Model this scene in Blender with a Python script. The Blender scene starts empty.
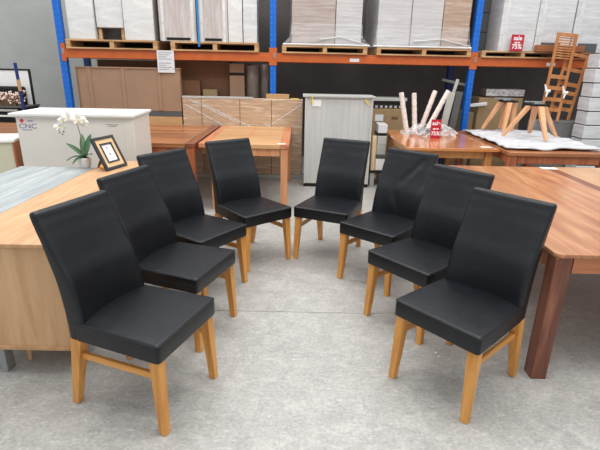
import bpy, bmesh, math, random
from mathutils import Vector, Matrix, Euler
random.seed(7)
C = bpy.context.scene
PI = math.pi
R = math.radians

# ------------------------------------------------------------ camera, world, light, exposure
F_PX, PITCH, ROLL, CAM_H = 459.0, 0.3325, 0.0204, 1.658
cd = bpy.data.cameras.new('camera')
cam = bpy.data.objects.new('camera', cd)
C.collection.objects.link(cam)
cd.sensor_width = 36.0
cd.sensor_fit = 'HORIZONTAL'
cd.lens = F_PX * 36.0 / 600.0
cd.clip_start = 0.05
_fw = Vector((0, math.cos(PITCH), -math.sin(PITCH)))
_up = Vector((0, math.sin(PITCH), math.cos(PITCH)))
_rt = Vector((1, 0, 0))
_r2 = _rt * math.cos(ROLL) + _up * math.sin(ROLL)
_u2 = _up * math.cos(ROLL) - _rt * math.sin(ROLL)
_m = Matrix((_r2, _u2, -_fw)).transposed().to_4x4()
_m.translation = Vector((0, 0, CAM_H))
cam.matrix_world = _m
C.camera = cam

w = bpy.data.worlds.new('world')
C.world = w
w.use_nodes = True
bg = w.node_tree.nodes['Background']
bg.inputs[0].default_value = (0.93, 0.97, 1.0, 1)
bg.inputs[1].default_value = 0.80
_nt = w.node_tree          # dimmer round the walls, brighter under the translucent roof
_tc = _nt.nodes.new('ShaderNodeTexCoord')
_sx = _nt.nodes.new('ShaderNodeSeparateXYZ')
_mr = _nt.nodes.new('ShaderNodeMapRange')
_mr.inputs['From Min'].default_value = 0.0
_mr.inputs['From Max'].default_value = 0.6
_mr.inputs['To Min'].default_value = 0.62
_mr.inputs['To Max'].default_value = 1.0
_nt.links.new(_tc.outputs['Generated'], _sx.inputs[0])
_nt.links.new(_sx.outputs['Z'], _mr.inputs['Value'])
_nt.links.new(_mr.outputs[0], bg.inputs[1])

def area_light(name, x, y, z, sx, sy, power, col=(1, 0.985, 0.96), tilt=(0, 0, 0)):
    l = bpy.data.lights.new(name, 'AREA')
    l.shape = 'RECTANGLE'
    l.size = sx
    l.size_y = sy
    l.energy = power
    l.color = col
    o = bpy.data.objects.new(name, l)
    o.location = (x, y, z)
    o.rotation_euler = tilt
    C.collection.objects.link(o)
area_light('roof_light_near', 0.8, 1.6, 6.2, 7.0, 2.0, 290)
area_light('wall_fill_left', -5.0, 6.2, 6.0, 2.4, 2.4, 90)  # added fill lamp that brightens the wall at far left
area_light('roof_light_far', 0.3, 5.2, 6.2, 9.0, 1.6, 240)

C.view_settings.view_transform = 'Standard'
C.view_settings.look = 'None'
C.view_settings.gamma = 1.0
C.view_settings.use_curve_mapping = False
C.view_settings.exposure = 0.0

# ------------------------------------------------------------ materials
def srgb(r, g, b):
    def f(c):
        c /= 255.0
        return c / 12.92 if c <= 0.04045 else ((c + 0.055) / 1.055) ** 2.4
    return (f(r), f(g), f(b), 1.0)

def newmat(name):
    m = bpy.data.materials.new(name)
    m.use_nodes = True
    nt = m.node_tree
    b = nt.nodes['Principled BSDF']
    return m, nt, b

def N(nt, t, **kw):
    n = nt.nodes.new(t)
    for k, v in kw.items():
        setattr(n, k, v)
    return n

def coords(nt, scale=(1, 1, 1), rot=(0, 0, 0)):
    tc = N(nt, 'ShaderNodeTexCoord')
    mp = N(nt, 'ShaderNodeMapping')
    mp.inputs['Scale'].default_value = scale
    mp.inputs['Rotation'].default_value = rot
    nt.links.new(tc.outputs['Object'], mp.inputs['Vector'])
    return mp.outputs[0]

def noise(nt, vec, scale, detail=4, rough=0.55, dist=0.0):
    n = N(nt, 'ShaderNodeTexNoise')
    n.inputs['Scale'].default_value = scale
    n.inputs['Detail'].default_value = detail
    n.inputs['Roughness'].default_value = rough
    n.inputs['Distortion'].default_value = dist
    nt.links.new(vec, n.inputs['Vector'])
    return n.outputs['Fac']

def ramp(nt, fac, stops):
    r = N(nt, 'ShaderNodeValToRGB')
    e = r.color_ramp.elements
    e[0].position, e[0].color = stops[0]
    e[1].position, e[1].color = stops[-1]
    for p, c in stops[1:-1]:
        q = e.new(p)
        q.color = c
    nt.links.new(fac, r.inputs[0])
    return r.outputs[0]

def bump(nt, b, h, strength=0.2, dist=0.01):
    n = N(nt, 'ShaderNodeBump')
    n.inputs['Strength'].default_value = strength
    n.inputs['Distance'].default_value = dist
    nt.links.new(h, n.inputs['Height'])
    nt.links.new(n.outputs[0], b.inputs['Normal'])

def mixc(nt, fac, a, bb, mode='MIX'):
    m = N(nt, 'ShaderNodeMix', data_type='RGBA', blend_type=mode)
    if isinstance(fac, float): m.inputs[0].default_value = fac
    else: nt.links.new(fac, m.inputs[0])
    for s, v in ((6, a), (7, bb)):
        if isinstance(v, tuple): m.inputs[s].default_value = v
        else: nt.links.new(v, m.inputs[s])
    return m.outputs[2]

def plain(name, col, rough=0.5, metal=0.0, var=0.12, nscale=8.0, bmp=0.0, spec=0.5):
    m, nt, b = newmat(name)
    v = coords(nt)
    f = noise(nt, v, nscale)
    lo = tuple(c * (1 - var) for c in col[:3]) + (1,)
    hi = tuple(min(1, c * (1 + var)) for c in col[:3]) + (1,)
    nt.links.new(ramp(nt, f, [(0.3, lo), (0.7, hi)]), b.inputs['Base Color'])
    b.inputs['Roughness'].default_value = rough
    b.inputs['Metallic'].default_value = metal
    b.inputs['Specular IOR Level'].default_value = spec
    if bmp:
        bump(nt, b, noise(nt, v, nscale * 6), bmp, 0.004)
    return m

def wood(name, dark, mid, light, axis='x', rough=0.42, plank=0.0, vary=0.25, rot=0.0, stretch=14.0, coat=0.0):
    m, nt, b = newmat(name)
    k = {'x': (1, stretch, stretch), 'y': (stretch, 1, stretch), 'z': (stretch, stretch, 1)}[axis]
    v = coords(nt, k, (0, 0, rot))
    f = noise(nt, v, 1.7, 6, 0.6, 0.6)
    col = ramp(nt, f, [(0.28, dark), (0.5, mid), (0.72, light)])
    if plank:
        tc = N(nt, 'ShaderNodeTexCoord')
        sp = N(nt, 'ShaderNodeSeparateXYZ')
        nt.links.new(tc.outputs['Object'], sp.inputs[0])
        src = sp.outputs['Y'] if axis == 'x' else sp.outputs['X']
        dv = N(nt, 'ShaderNodeMath', operation='DIVIDE')
        nt.links.new(src, dv.inputs[0]); dv.inputs[1].default_value = plank
        fl = N(nt, 'ShaderNodeMath', operation='FLOOR')
        nt.links.new(dv.outputs[0], fl.inputs[0])
        wn = N(nt, 'ShaderNodeTexWhiteNoise', noise_dimensions='1D')
        nt.links.new(fl.outputs[0], wn.inputs['W'])
        g0 = 1 - vary
        tone = ramp(nt, wn.outputs['Value'], [(0.0, (g0, g0, g0 * 0.95, 1)), (1.0, (1.0, 1.0, 1.0, 1))])
        col = mixc(nt, 1.0, col, tone, 'MULTIPLY')
    nt.links.new(col, b.inputs['Base Color'])
    b.inputs['Roughness'].default_value = rough
    b.inputs['Coat Weight'].default_value = coat
    b.inputs['Coat Roughness'].default_value = 0.15
    bump(nt, b, f, 0.08, 0.003)
    return m

M = {}
def leather():
    m, nt, b = newmat('black_leather')
    v = coords(nt)
    f = noise(nt, v, 5.0, 3)
    nt.links.new(ramp(nt, f, [(0.3, srgb(8, 11, 16)), (0.7, srgb(14, 18, 24))]), b.inputs['Base Color'])
    fine = noise(nt, v, 320.0, 3, 0.7)
    soft = noise(nt, v, 9.0, 3, 0.5, 0.4)
    ad = N(nt, 'ShaderNodeMath', operation='MULTIPLY_ADD')
    nt.links.new(soft, ad.inputs[0]); ad.inputs[1].default_value = 3.0
    nt.links.new(fine, ad.inputs[2])
    bump(nt, b, ad.outputs[0], 0.22, 0.004)
    nt.links.new(ramp(nt, noise(nt, v, 14.0), [(0.3, (0.31,) * 3 + (1,)), (0.7, (0.41,) * 3 + (1,))]), b.inputs['Roughness'])
    b.inputs['Specular IOR Level'].default_value = 0.42
    return m
M['leather'] = leather()
M['leg'] = wood('honey_leg_wood', srgb(182, 118, 50), srgb(212, 148, 72), srgb(228, 168, 92), 'z', 0.4, stretch=12)
M['rail'] = wood('honey_rail_wood', srgb(188, 118, 50), srgb(212, 146, 70), srgb(226, 162, 88), 'y', 0.4, stretch=12)

def floor_mat():
    m, nt, b = newmat('power_floated_concrete')
    v = coords(nt)
    big = noise(nt, v, 0.9, 5, 0.6, 0.3)
    mid = noise(nt, v, 8.0, 8, 0.76, 1.0)
    fine = noise(nt, v, 55.0, 4, 0.7)
    c1 = ramp(nt, big, [(0.3, srgb(156, 154, 149)), (0.7, srgb(174, 172, 166))])
    c2 = ramp(nt, mid, [(0.36, srgb(140, 138, 134)), (0.5, srgb(164, 162, 157)), (0.62, srgb(196, 194, 188))])
    c = mixc(nt, 0.48, c1, c2)
    sc = noise(nt, coords(nt, (1.0, 3.2, 1.0), (0, 0, 0.5)), 13.0, 8, 0.78, 1.6)
    white = ramp(nt, sc, [(0.52, (0, 0, 0, 1)), (0.66, (0.6,) * 3 + (1,))])
    c = mixc(nt, white, c, srgb(214, 213, 210))
    c = mixc(nt, 0.22, c, ramp(nt, fine, [(0.35, srgb(110, 108, 105)), (0.65, srgb(210, 208, 204))]))
    nt.links.new(c, b.inputs['Base Color'])
    nt.links.new(ramp(nt, mid, [(0.3, (0.34,) * 3 + (1,)), (0.7, (0.58,) * 3 + (1,))]), b.inputs['Roughness'])
    bump(nt, b, mid, 0.05, 0.01)
    return m
M['floor'] = floor_mat()

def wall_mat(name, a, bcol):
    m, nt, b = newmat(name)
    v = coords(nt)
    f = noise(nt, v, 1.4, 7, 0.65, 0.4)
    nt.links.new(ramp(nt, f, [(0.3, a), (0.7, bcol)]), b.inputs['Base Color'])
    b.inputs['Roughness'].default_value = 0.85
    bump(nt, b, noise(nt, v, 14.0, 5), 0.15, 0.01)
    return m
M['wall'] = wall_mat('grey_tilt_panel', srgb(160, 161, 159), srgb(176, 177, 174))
M['wall_dark'] = wall_mat('shaded_wall', srgb(84, 79, 77), srgb(102, 96, 93))  # shade behind the rack is put into this wall colour

M['oak'] = wood('pale_oak', srgb(176, 132, 92), srgb(196, 152, 110), srgb(210, 168, 126), 'y', 0.5, stretch=10)
M['oak_end'] = wood('pale_oak_panel', srgb(184, 142, 102), srgb(204, 162, 120), srgb(216, 176, 134), 'z', 0.5, stretch=9)
M['washed'] = wood('whitewashed_top', srgb(132, 137, 138), srgb(158, 163, 164), srgb(184, 188, 188), 'y', 0.55, stretch=16)
M['ochre'] = wood('gum_timber', srgb(164, 100, 64), srgb(190, 128, 86), srgb(212, 156, 112), 'y', 0.3, plank=0.13, vary=0.2, rot=0.12, stretch=9, coat=0.25)
M['ochre_light'] = wood('light_gum_timber', srgb(188, 134, 92), srgb(206, 156, 112), srgb(220, 176, 132), 'y', 0.3, plank=0.14, vary=0.12, rot=0.1, stretch=9, coat=0.2)
M['ochre_x'] = wood('gum_timber_rail', srgb(160, 90, 50), srgb(186, 116, 72), srgb(208, 142, 94), 'x', 0.32, stretch=12, coat=0.2)
M['jarrah'] = wood('dark_red_timber', srgb(80, 42, 28), srgb(116, 64, 44), srgb(150, 92, 64), 'z', 0.35, stretch=10, coat=0.2)
M['jarrah_y'] = wood('dark_red_timber_rail', srgb(98, 52, 34), srgb(126, 70, 46), srgb(150, 88, 58), 'y', 0.35, stretch=10, coat=0.2)
M['rust'] = wood('red_brown_timber', srgb(146, 88, 52), srgb(182, 116, 74), srgb(206, 142, 94), 'x', 0.35, plank=0.14, vary=0.45, stretch=10, coat=0.2)
M['rust_z'] = wood('red_brown_leg', srgb(140, 74, 44), srgb(170, 98, 62), srgb(190, 118, 76), 'z', 0.4, stretch=10)
M['pine_x'] = wood('golden_board', srgb(192, 138, 90), srgb(214, 164, 114), srgb(226, 184, 136), 'x', 0.35, plank=0.11, vary=0.22, stretch=10, coat=0.2)
M['pine_z'] = wood('salmon_leg', srgb(192, 126, 84), srgb(212, 148, 104), srgb(224, 166, 122), 'z', 0.4, stretch=10)
M['salmon_y'] = wood('salmon_rail', srgb(176, 104, 70), srgb(200, 128, 90), srgb(214, 146, 106), 'y', 0.4, stretch=10)
M['honey'] = wood('glossy_honey_top', srgb(188, 108, 56), srgb(212, 132, 74), srgb(226, 152, 92), 'x', 0.16, plank=0.2, vary=0.14, stretch=8, coat=0.6)
M['honey_z'] = wood('honey_leg', srgb(186, 122, 66), srgb(206, 142, 84), srgb(218, 158, 98), 'z', 0.35, stretch=9)
M['beech'] = wood('beech_leg', srgb(206, 148, 104), srgb(222, 166, 122), srgb(232, 182, 140), 'z', 0.45, stretch=9)
M['teak'] = wood('teak_slat', srgb(152, 92, 50), srgb(184, 120, 70), srgb(204, 144, 92), 'z', 0.5, stretch=9)
M['pallet'] = wood('pallet_pine', srgb(150, 108, 70), srgb(188, 148, 104), srgb(214, 178, 136), 'x', 0.8, stretch=9)
M['pallet_red'] = wood('pallet_hardwood', srgb(122, 72, 42), srgb(156, 98, 60), srgb(180, 122, 80), 'x', 0.8, stretch=9)
M['pale_pine'] = wood('raw_pine', srgb(206, 176, 130), srgb(224, 198, 156), srgb(236, 214, 178), 'z', 0.7, stretch=9)
M['blue'] = plain('blue_powdercoat', srgb(0, 98, 196), 0.4, var=0.1)
M['navy'] = plain('dark_blue_powdercoat', srgb(18, 42, 108), 0.45)
M['orange'] = plain('orange_powdercoat', srgb(188, 92, 38), 0.38, var=0.1)
M['hole'] = plain('punched_hole', srgb(70, 138, 214), 0.6)
M['steel'] = plain('grey_steel', srgb(150, 152, 152), 0.45, metal=0.3)
M['black'] = plain('black_plastic', srgb(22, 22, 24), 0.4)
M['matte_black'] = plain('matte_black', srgb(14, 13, 13), 0.8)
M['frame_black'] = plain('charcoal_frame', srgb(52, 54, 60), 0.45)
M['mat_cream'] = plain('natural_frame_mat', srgb(222, 188, 142), 0.7)
M['white_lacquer'] = plain('white_lacquer', srgb(222, 217, 208), 0.35, var=0.03, nscale=3)
M['white_top'] = plain('white_cabinet_top', srgb(240, 239, 234), 0.35, var=0.02, nscale=3)
M['cream'] = plain('cream_paint', srgb(208, 203, 178), 0.5, var=0.03)
M['white'] = plain('clean_white', srgb(238, 238, 236), 0.5, var=0.02)
M['ceramic'] = plain('white_ceramic', srgb(226, 222, 216), 0.3, var=0.03)
M['petal'] = plain('white_petal', srgb(240, 238, 230), 0.6, var=0.03)
M['bud'] = plain('dark_flower_centre', srgb(60, 74, 40), 0.6)
M['green'] = plain('orchid_leaf', srgb(52, 92, 56), 0.4, var=0.25, nscale=20)
M['stem'] = plain('flower_stem', srgb(122, 112, 74), 0.6)
M['soil'] = plain('dark_moss', srgb(50, 42, 34), 0.9)
M['kraft'] = plain('brown_cardboard', srgb(156, 124, 100), 0.75, var=0.07, nscale=5)
M['kraft_dark'] = plain('dark_brown_cardboard', srgb(112, 76, 52), 0.8, var=0.1)
M['kraft_pale'] = plain('tan_cardboard', srgb(188, 150, 104), 0.75, var=0.08)
M['khaki'] = plain('khaki_cardboard', srgb(150, 126, 92), 0.8, var=0.08)
M['seam'] = plain('cardboard_seam', srgb(134, 100, 74), 0.75)
M['paper'] = plain('printed_paper', srgb(214, 214, 218), 0.7, var=0.14, nscale=90)
M['ink'] = plain('grey_ink', srgb(120, 122, 128), 0.7)
M['red'] = plain('crimson_sign', srgb(186, 26, 52), 0.35, var=0.04)
M['red_dot'] = plain('red_print', srgb(226, 50, 84), 0.5)
M['purple'] = plain('purple_print', srgb(120, 106, 160), 0.5)
M['green_dot'] = plain('green_sticker', srgb(128, 200, 84), 0.5)
M['yellow'] = plain('yellow_tape', srgb(226, 200, 60), 0.5)
M['blue_strap'] = plain('blue_strap', srgb(30, 128, 190), 0.4)
M['grey_board'] = plain('light_grey_board', srgb(176, 178, 172), 0.6, var=0.05)
M['dark_board'] = plain('slate_panel', srgb(84, 86, 88), 0.5, var=0.1)
M['grey_cloth'] = plain('grey_dust_cover', srgb(120, 120, 120), 0.9, var=0.1, bmp=0.4)
M['dried'] = plain('dried_blossom', srgb(228, 206, 194), 0.8, var=0.15, nscale=40)

def film(name, lo, mid, hi, streak=(1.2, 1.2, 9.0), rot=(0, 0, 0), rough=0.3, sc=3.0, st=0.5):
    m, nt, b = newmat(name)
    v = coords(nt, streak, rot)
    f = noise(nt, v, sc, 8, 0.7, 0.9)
    nt.links.new(ramp(nt, f, [(0.32, lo), (0.52, mid), (0.70, hi)]), b.inputs['Base Color'])
    b.inputs['Roughness'].default_value = rough
    b.inputs['Coat Weight'].default_value = 0.35
    b.inputs['Coat Roughness'].default_value = 0.2
    bump(nt, b, f, st, 0.02)
    return m
M['wrap_white'] = film('white_carton_in_film', srgb(196, 196, 196), srgb(214, 214, 213), srgb(232, 232, 231), (0.5, 0.5, 2.0), (0, 0.2, 0), 0.4, 3.0, 0.4)
M['wrap_brick'] = film('off_white_carton_in_film', srgb(190, 190, 191), srgb(208, 209, 210), srgb(230, 231, 231), (0.6, 0.6, 4.5), (0, 0.05, 0), 0.4, 4.0, 0.25)
M['wrap_pink'] = film('pinkish_panel_in_film', srgb(168, 158, 154), srgb(190, 181, 177), srgb(208, 202, 199), (7, 7, 0.8), (0, 0, 0), 0.4, 2.6, 0.2)
M['wrap_mauve'] = film('mauve_carton_in_film', srgb(158, 142, 134), srgb(174, 160, 154), srgb(196, 186, 182), (0.5, 0.5, 9.0), (0, 0.03, 0), 0.3, 3.4, 0.15)
M['wrap_grey'] = film('grey_white_carton_in_film', srgb(176, 175, 175), srgb(192, 190, 190), srgb(214, 212, 212), (0.5, 0.5, 9.0), (0, -0.04, 0), 0.3, 3.4, 0.15)
M['wrap_brown'] = film('brown_carton_in_film', srgb(156, 130, 112), srgb(178, 152, 134), srgb(202, 186, 174), (0.6, 0.6, 7.0), (0, 0.12, 0), 0.3, 3.0, 0.2)
M['wrap_kraft'] = film('kraft_pack_in_film', srgb(172, 144, 116), srgb(190, 162, 134), srgb(224, 208, 190), (1.0, 1.0, 9.0), (0, -0.55, 0), 0.22, 2.4, 0.5)
M['wrap_taupe'] = film('taupe_roll_in_film', srgb(96, 84, 76), srgb(120, 104, 94), srgb(150, 136, 126), (6, 6, 1), (0, 0, 0), 0.35, 2.4, 0.5)
M['wrap_leg'] = film('bubble_wrapped_leg', srgb(216, 192, 178), srgb(236, 222, 214), srgb(246, 242, 240), (6, 6, 10), (0, 0.3, 0), 0.35, 3.0, 0.5)
M['beige_panel'] = film('pale_grey_panelling', srgb(184, 184, 180), srgb(196, 195, 192), srgb(206, 205, 202), (9, 9, 0.5), (0, 0, 0), 0.5, 2.0, 0.06)
M['cloth'] = film('white_quilted_cover', srgb(184, 186, 192), srgb(212, 214, 219), srgb(234, 235, 238), (2, 6, 2), (0, 0, 0.1), 0.7, 3.0, 0.9)

def clear_film(name, scale, sc, a0, a1):
    m, nt, b = newmat(name)
    v = coords(nt, scale)
    f = noise(nt, v, sc, 6, 0.7, 0.8)
    b.inputs['Base Color'].default_value = (0.9, 0.91, 0.93, 1)
    b.inputs['Roughness'].default_value = 0.2
    nt.links.new(ramp(nt, f, [(0.40, (a0,) * 3 + (1,)), (0.66, (a1,) * 3 + (1,))]), b.inputs['Alpha'])
    bump(nt, b, f, 0.4, 0.02)
    return m
M['clear'] = clear_film('clear_plastic_film', (2, 2, 4), 9.0, 0.12, 0.7)
M['stretch'] = clear_film('stretch_film_skirt', (1, 1, 8), 2.5, 0.08, 0.34)

# ------------------------------------------------------------ geometry helpers
class MB:
    def __init__(s):
        s.v = []; s.f = []; s.smooth = False
    def add(s, vs, fs):
        o = len(s.v)
        s.v += [tuple(p) for p in vs]
        s.f += [tuple(i + o for i in q) for q in fs]
        return s
    def box(s, x0, y0, z0, x1, y1, z1, mat=None):
        vs = [Vector(p) for p in ((x0, y0, z0), (x1, y0, z0), (x1, y1, z0), (x0, y1, z0), (x0, y0, z1), (x1, y0, z1), (x1, y1, z1), (x0, y1, z1))]
        if mat: vs = [mat @ p for p in vs]
        return s.add(vs, [(0, 3, 2, 1), (4, 5, 6, 7), (0, 1, 5, 4), (1, 2, 6, 5), (2, 3, 7, 6), (3, 0, 4, 7)])
    def bar(s, p0, p1, a0, b0, a1=None, b1=None, side=(1, 0, 0)):
        a1 = a0 if a1 is None else a1
        b1 = b0 if b1 is None else b1
        p0, p1 = Vector(p0), Vector(p1)
        d = (p1 - p0).normalized()
        u = Vector(side) - d * Vector(side).dot(d)
        if u.length < 1e-4: u = Vector((0, 1, 0)) - d * d.y
        u.normalize()
        t = d.cross(u)
        vs = []
        for p, a, b in ((p0, a0, b0), (p1, a1, b1)):
            for i, j in ((-1, -1), (1, -1), (1, 1), (-1, 1)):
                vs.append(p + u * (i * a / 2) + t * (j * b / 2))
        return s.add(vs, [(0, 3, 2, 1), (4, 5, 6, 7), (0, 1, 5, 4), (1, 2, 6, 5), (2, 3, 7, 6), (3, 0, 4, 7)])
    def leg(s, top, foot, a0, a1):   # square bar with horizontal ends
        vs = []
        for p, a in ((foot, a1), (top, a0)):
            for i, j in ((-1, -1), (1, -1), (1, 1), (-1, 1)):
                vs.append((p[0] + i * a / 2, p[1] + j * a / 2, p[2]))
        return s.add(vs, [(0, 3, 2, 1), (4, 5, 6, 7), (0, 1, 5, 4), (1, 2, 6, 5), (2, 3, 7, 6), (3, 0, 4, 7)])
    def tube(s, pts, r, seg=8, caps=True):
        pts = [Vector(p) for p in pts]
        rs = r if isinstance(r, (list, tuple)) else [r] * len(pts)
        rings = []
        for i, p in enumerate(pts):
            d = (pts[min(i + 1, len(pts) - 1)] - pts[max(i - 1, 0)]).normalized()
            u = Vector((0, 0, 1)) if abs(d.z) < 0.9 else Vector((1, 0, 0))
            u = (u - d * u.dot(d)).normalized()
            t = d.cross(u)
            rings.append([p + (u * math.cos(2 * PI * k / seg) + t * math.sin(2 * PI * k / seg)) * rs[i] for k in range(seg)])
        return s.loft(rings, caps)
    def loft(s, rings, caps=True):
        n = len(rings[0])
        vs = [p for r in rings for p in r]
        fs = []
        for i in range(len(rings) - 1):
            for k in range(n):
                a, b = i * n + k, i * n + (k + 1) % n
                fs.append((a, b, b + n, a + n))
        if caps:
            fs.append(tuple(range(n - 1, -1, -1)))
            fs.append(tuple((len(rings) - 1) * n + k for k in range(n)))
        return s.add(vs, fs)
    def lathe(s, prof, c=(0, 0, 0), seg=20):
        rings = [[(c[0] + r * math.cos(2 * PI * k / seg), c[1] + r * math.sin(2 * PI * k / seg), c[2] + z) for k in range(seg)] for r, z in prof]
        return s.loft(rings)
    def prism(s, poly, z0, z1):
        n = len(poly)
        return s.loft([[(x, y, z0) for x, y in poly], [(x, y, z1) for x, y in poly]])
    def build(s, name, mat, parent=None, loc=None, rz=0.0, bevel=0.0, smooth=False, subsurf=0, seg=2, fix=True):
        me = bpy.data.meshes.new(name)
        me.from_pydata(s.v, [], s.f)
        if fix:
            bm = bmesh.new(); bm.from_mesh(me)
            bmesh.ops.recalc_face_normals(bm, faces=bm.faces)
            bm.to_mesh(me); bm.free()
        me.materials.append(M[mat] if isinstance(mat, str) else mat)
        o = bpy.data.objects.new(name, me)
        C.collection.objects.link(o)
        if parent: o.parent = parent
        if loc is not None: o.location = loc
        if rz: o.rotation_euler = (0, 0, rz)
        if bevel:
            b = o.modifiers.new('bevel', 'BEVEL')
            b.width = bevel; b.segments = seg; b.limit_method = 'ANGLE'; b.angle_limit = R(40)
            smooth = True
        if subsurf:
            q = o.modifiers.new('subsurf', 'SUBSURF'); q.levels = subsurf; q.render_levels = subsurf
        if smooth:
            for p in me.polygons: p.use_smooth = True
            if not subsurf:
                try: me.set_sharp_from_angle(angle=R(50))
                except Exception: pass
        return o

def tag(o, label=None, cat=None, group=None, kind=None):
    if label: o['label'] = label
    if cat: o['category'] = cat
    if group: o['group'] = group
    if kind: o['kind'] = kind
    return o

def thing(name, label, cat, loc=(0, 0, 0), rz=0.0, group=None):
    o = bpy.data.objects.new(name, None)
    o.empty_display_size = 0.1
    C.collection.objects.link(o)
    o.location = loc
    o.rotation_euler = (0, 0, rz)
    return tag(o, label, cat, group)

def dup(root, loc, rz, label=None, group=None):
    r = root.copy(); C.collection.objects.link(r)
    r.location = loc; r.rotation_euler = (0, 0, rz)
    if label: r['label'] = label
    if group: r['group'] = group
    for ch in list(root.children):
        c = ch.copy(); C.collection.objects.link(c); c.parent = r
        for g in list(ch.children):
            d = g.copy(); C.collection.objects.link(d); d.parent = c
    return r

def lettering(txt, mat, parent, loc, size, rot=(PI / 2, 0, 0), name='lettering', bold=0.0, sx=1.0):
    cu = bpy.data.curves.new(name, 'FONT')
    cu.body = txt; cu.size = size; cu.align_x = 'CENTER'; cu.align_y = 'CENTER'
    cu.extrude = 0.0008; cu.offset = bold
    t = bpy.data.objects.new(name, cu)
    C.collection.objects.link(t)
    dg = bpy.context.evaluated_depsgraph_get()
    me = bpy.data.meshes.new_from_object(t.evaluated_get(dg))
    bpy.data.objects.remove(t)
    me.materials.clear(); me.materials.append(M[mat])
    o = bpy.data.objects.new(name, me)
    C.collection.objects.link(o)
    o.parent = parent; o.location = loc; o.rotation_euler = rot; o.scale = (sx, 1, 1)
    return o

# ------------------------------------------------------------ the building
fl = MB().box(-9, -2.5, -0.2, 9, 2.893, 0).box(-9, 2.899, -0.2, 9, 9.4, 0).box(-9, 2.88, -0.2, 9, 2.91, -0.006)
tag(fl.build('floor', 'floor'), kind='structure')
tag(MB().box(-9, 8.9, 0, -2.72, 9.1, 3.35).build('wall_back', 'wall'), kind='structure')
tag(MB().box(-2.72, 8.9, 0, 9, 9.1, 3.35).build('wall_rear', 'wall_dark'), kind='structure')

# ------------------------------------------------------------ chairs
def rrect(hx0, hx1, y0, y1, r, z, n=5, bow=0.0):
    """rounded outline: half width hx0 at y0 and hx1 at y1; bow pushes the y1 side inward in the middle"""
    pts = []
    cs = [(hx0, y0, -1, -1, PI), (hx0, y0, 1, -1, 1.5 * PI), (hx1, y1, 1, 1, 0), (hx1, y1, -1, 1, 0.5 * PI)]
    order = [(-1, -1, hx0, y0, PI), (1, -1, hx0, y0, 1.5 * PI), (1, 1, hx1, y1, 0.0), (-1, 1, hx1, y1, 0.5 * PI)]
    for i, (sx, sy, hx, yy, a0) in enumerate(order):
        for k in range(n):
            a = a0 + k / (n - 1) * PI / 2
            cx = sx * (hx - r); cy = yy - sy * r
            pts.append((cx + r * math.cos(a), cy + r * math.sin(a), z))
        # intermediate points along the long sides
        if i in (0, 2):
            hx_ = hx
            for q in range(1, 20):
                t = -1 + 2 * q / 20
                xx = t * (hx - r) * (1 if i == 0 else -1)
                yy2 = yy
                if i == 2: yy2 = yy - bow * (1 - t * t)
                pts.append((xx, yy2, z))
    return pts

def catmull(tab, z):
    for i in range(len(tab) - 1):
        if tab[i][0] <= z <= tab[i + 1][0]:
            t = (z - tab[i][0]) / (tab[i + 1][0] - tab[i][0])
            p0 = tab[max(i - 1, 0)]; p1 = tab[i]; p2 = tab[i + 1]; p3 = tab[min(i + 2, len(tab) - 1)]
            return [0.5 * (2 * b + (c - a) * t + (2 * a - 5 * b + 4 * c - d) * t * t + (-a + 3 * b - 3 * c + d) * t ** 3)
                    for a, b, c, d in zip(p0[1:], p1[1:], p2[1:], p3[1:])]
    return list(tab[-1][1:])

def backrest_mesh(crease=0.0):
    # z, half width, rear y, front y
    tab = [(0.404, 0.228, -0.516, -0.408), (0.50, 0.228, -0.522, -0.420), (0.60, 0.227, -0.535, -0.438), (0.70, 0.226, -0.554, -0.466),
           (0.78, 0.226, -0.578, -0.505), (0.88, 0.227, -0.606, -0.548), (0.96, 0.228, -0.634, -0.583), (1.005, 0.229, -0.646, -0.602)]
    rings = []
    zs = [0.404 + (1.005 - 0.404) * i / 44 for i in range(45)]
    for z in zs:
        hw, yb, yf = catmull(tab, z)
        bow = 0.040 * min(1, (1.02 - z) * 1.7)
        rings.append(rrect(hw, hw, yb, yf, 0.016, z, bow=bow))
    hw, yb, yf = 0.229, -0.646, -0.602
    for inset, dz in ((0.003, 0.007), (0.008, 0.012), (0.015, 0.0145)):
        rings.append(rrect(hw - inset, hw - inset, yb + inset, yf - inset, max(0.016 - inset, 0.002), 1.005 + dz, bow=0.004))
    if crease:
        out = []
        for rg in rings:
            q = []
            for (x, y, z) in rg:
                s = 0
                for (ax, az, ang, w_, amp) in ((-0.10, 0.93, 2.2, 0.020, 1), (-0.14, 0.86, 2.0, 0.018, 0.9), (-0.04, 0.84, 2.3, 0.020, 0.9), (-0.15, 0.76, 1.9, 0.020, 1.0), (0.05, 0.66, 1.2, 0.025, 0.8)):
                    d = (x - ax) * math.sin(ang) - (z - az) * math.cos(ang)
                    l = (x - ax) * math.cos(ang) + (z - az) * math.sin(ang)
                    s += amp * math.exp(-(d / w_) ** 2) * math.exp(-(l / 0.12) ** 2)
                q.append((x, y + (-crease * s if y > -0.59 or z < 0.8 else 0), z))
            out.append(q)
        rings = out
    return MB().loft(rings)

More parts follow.
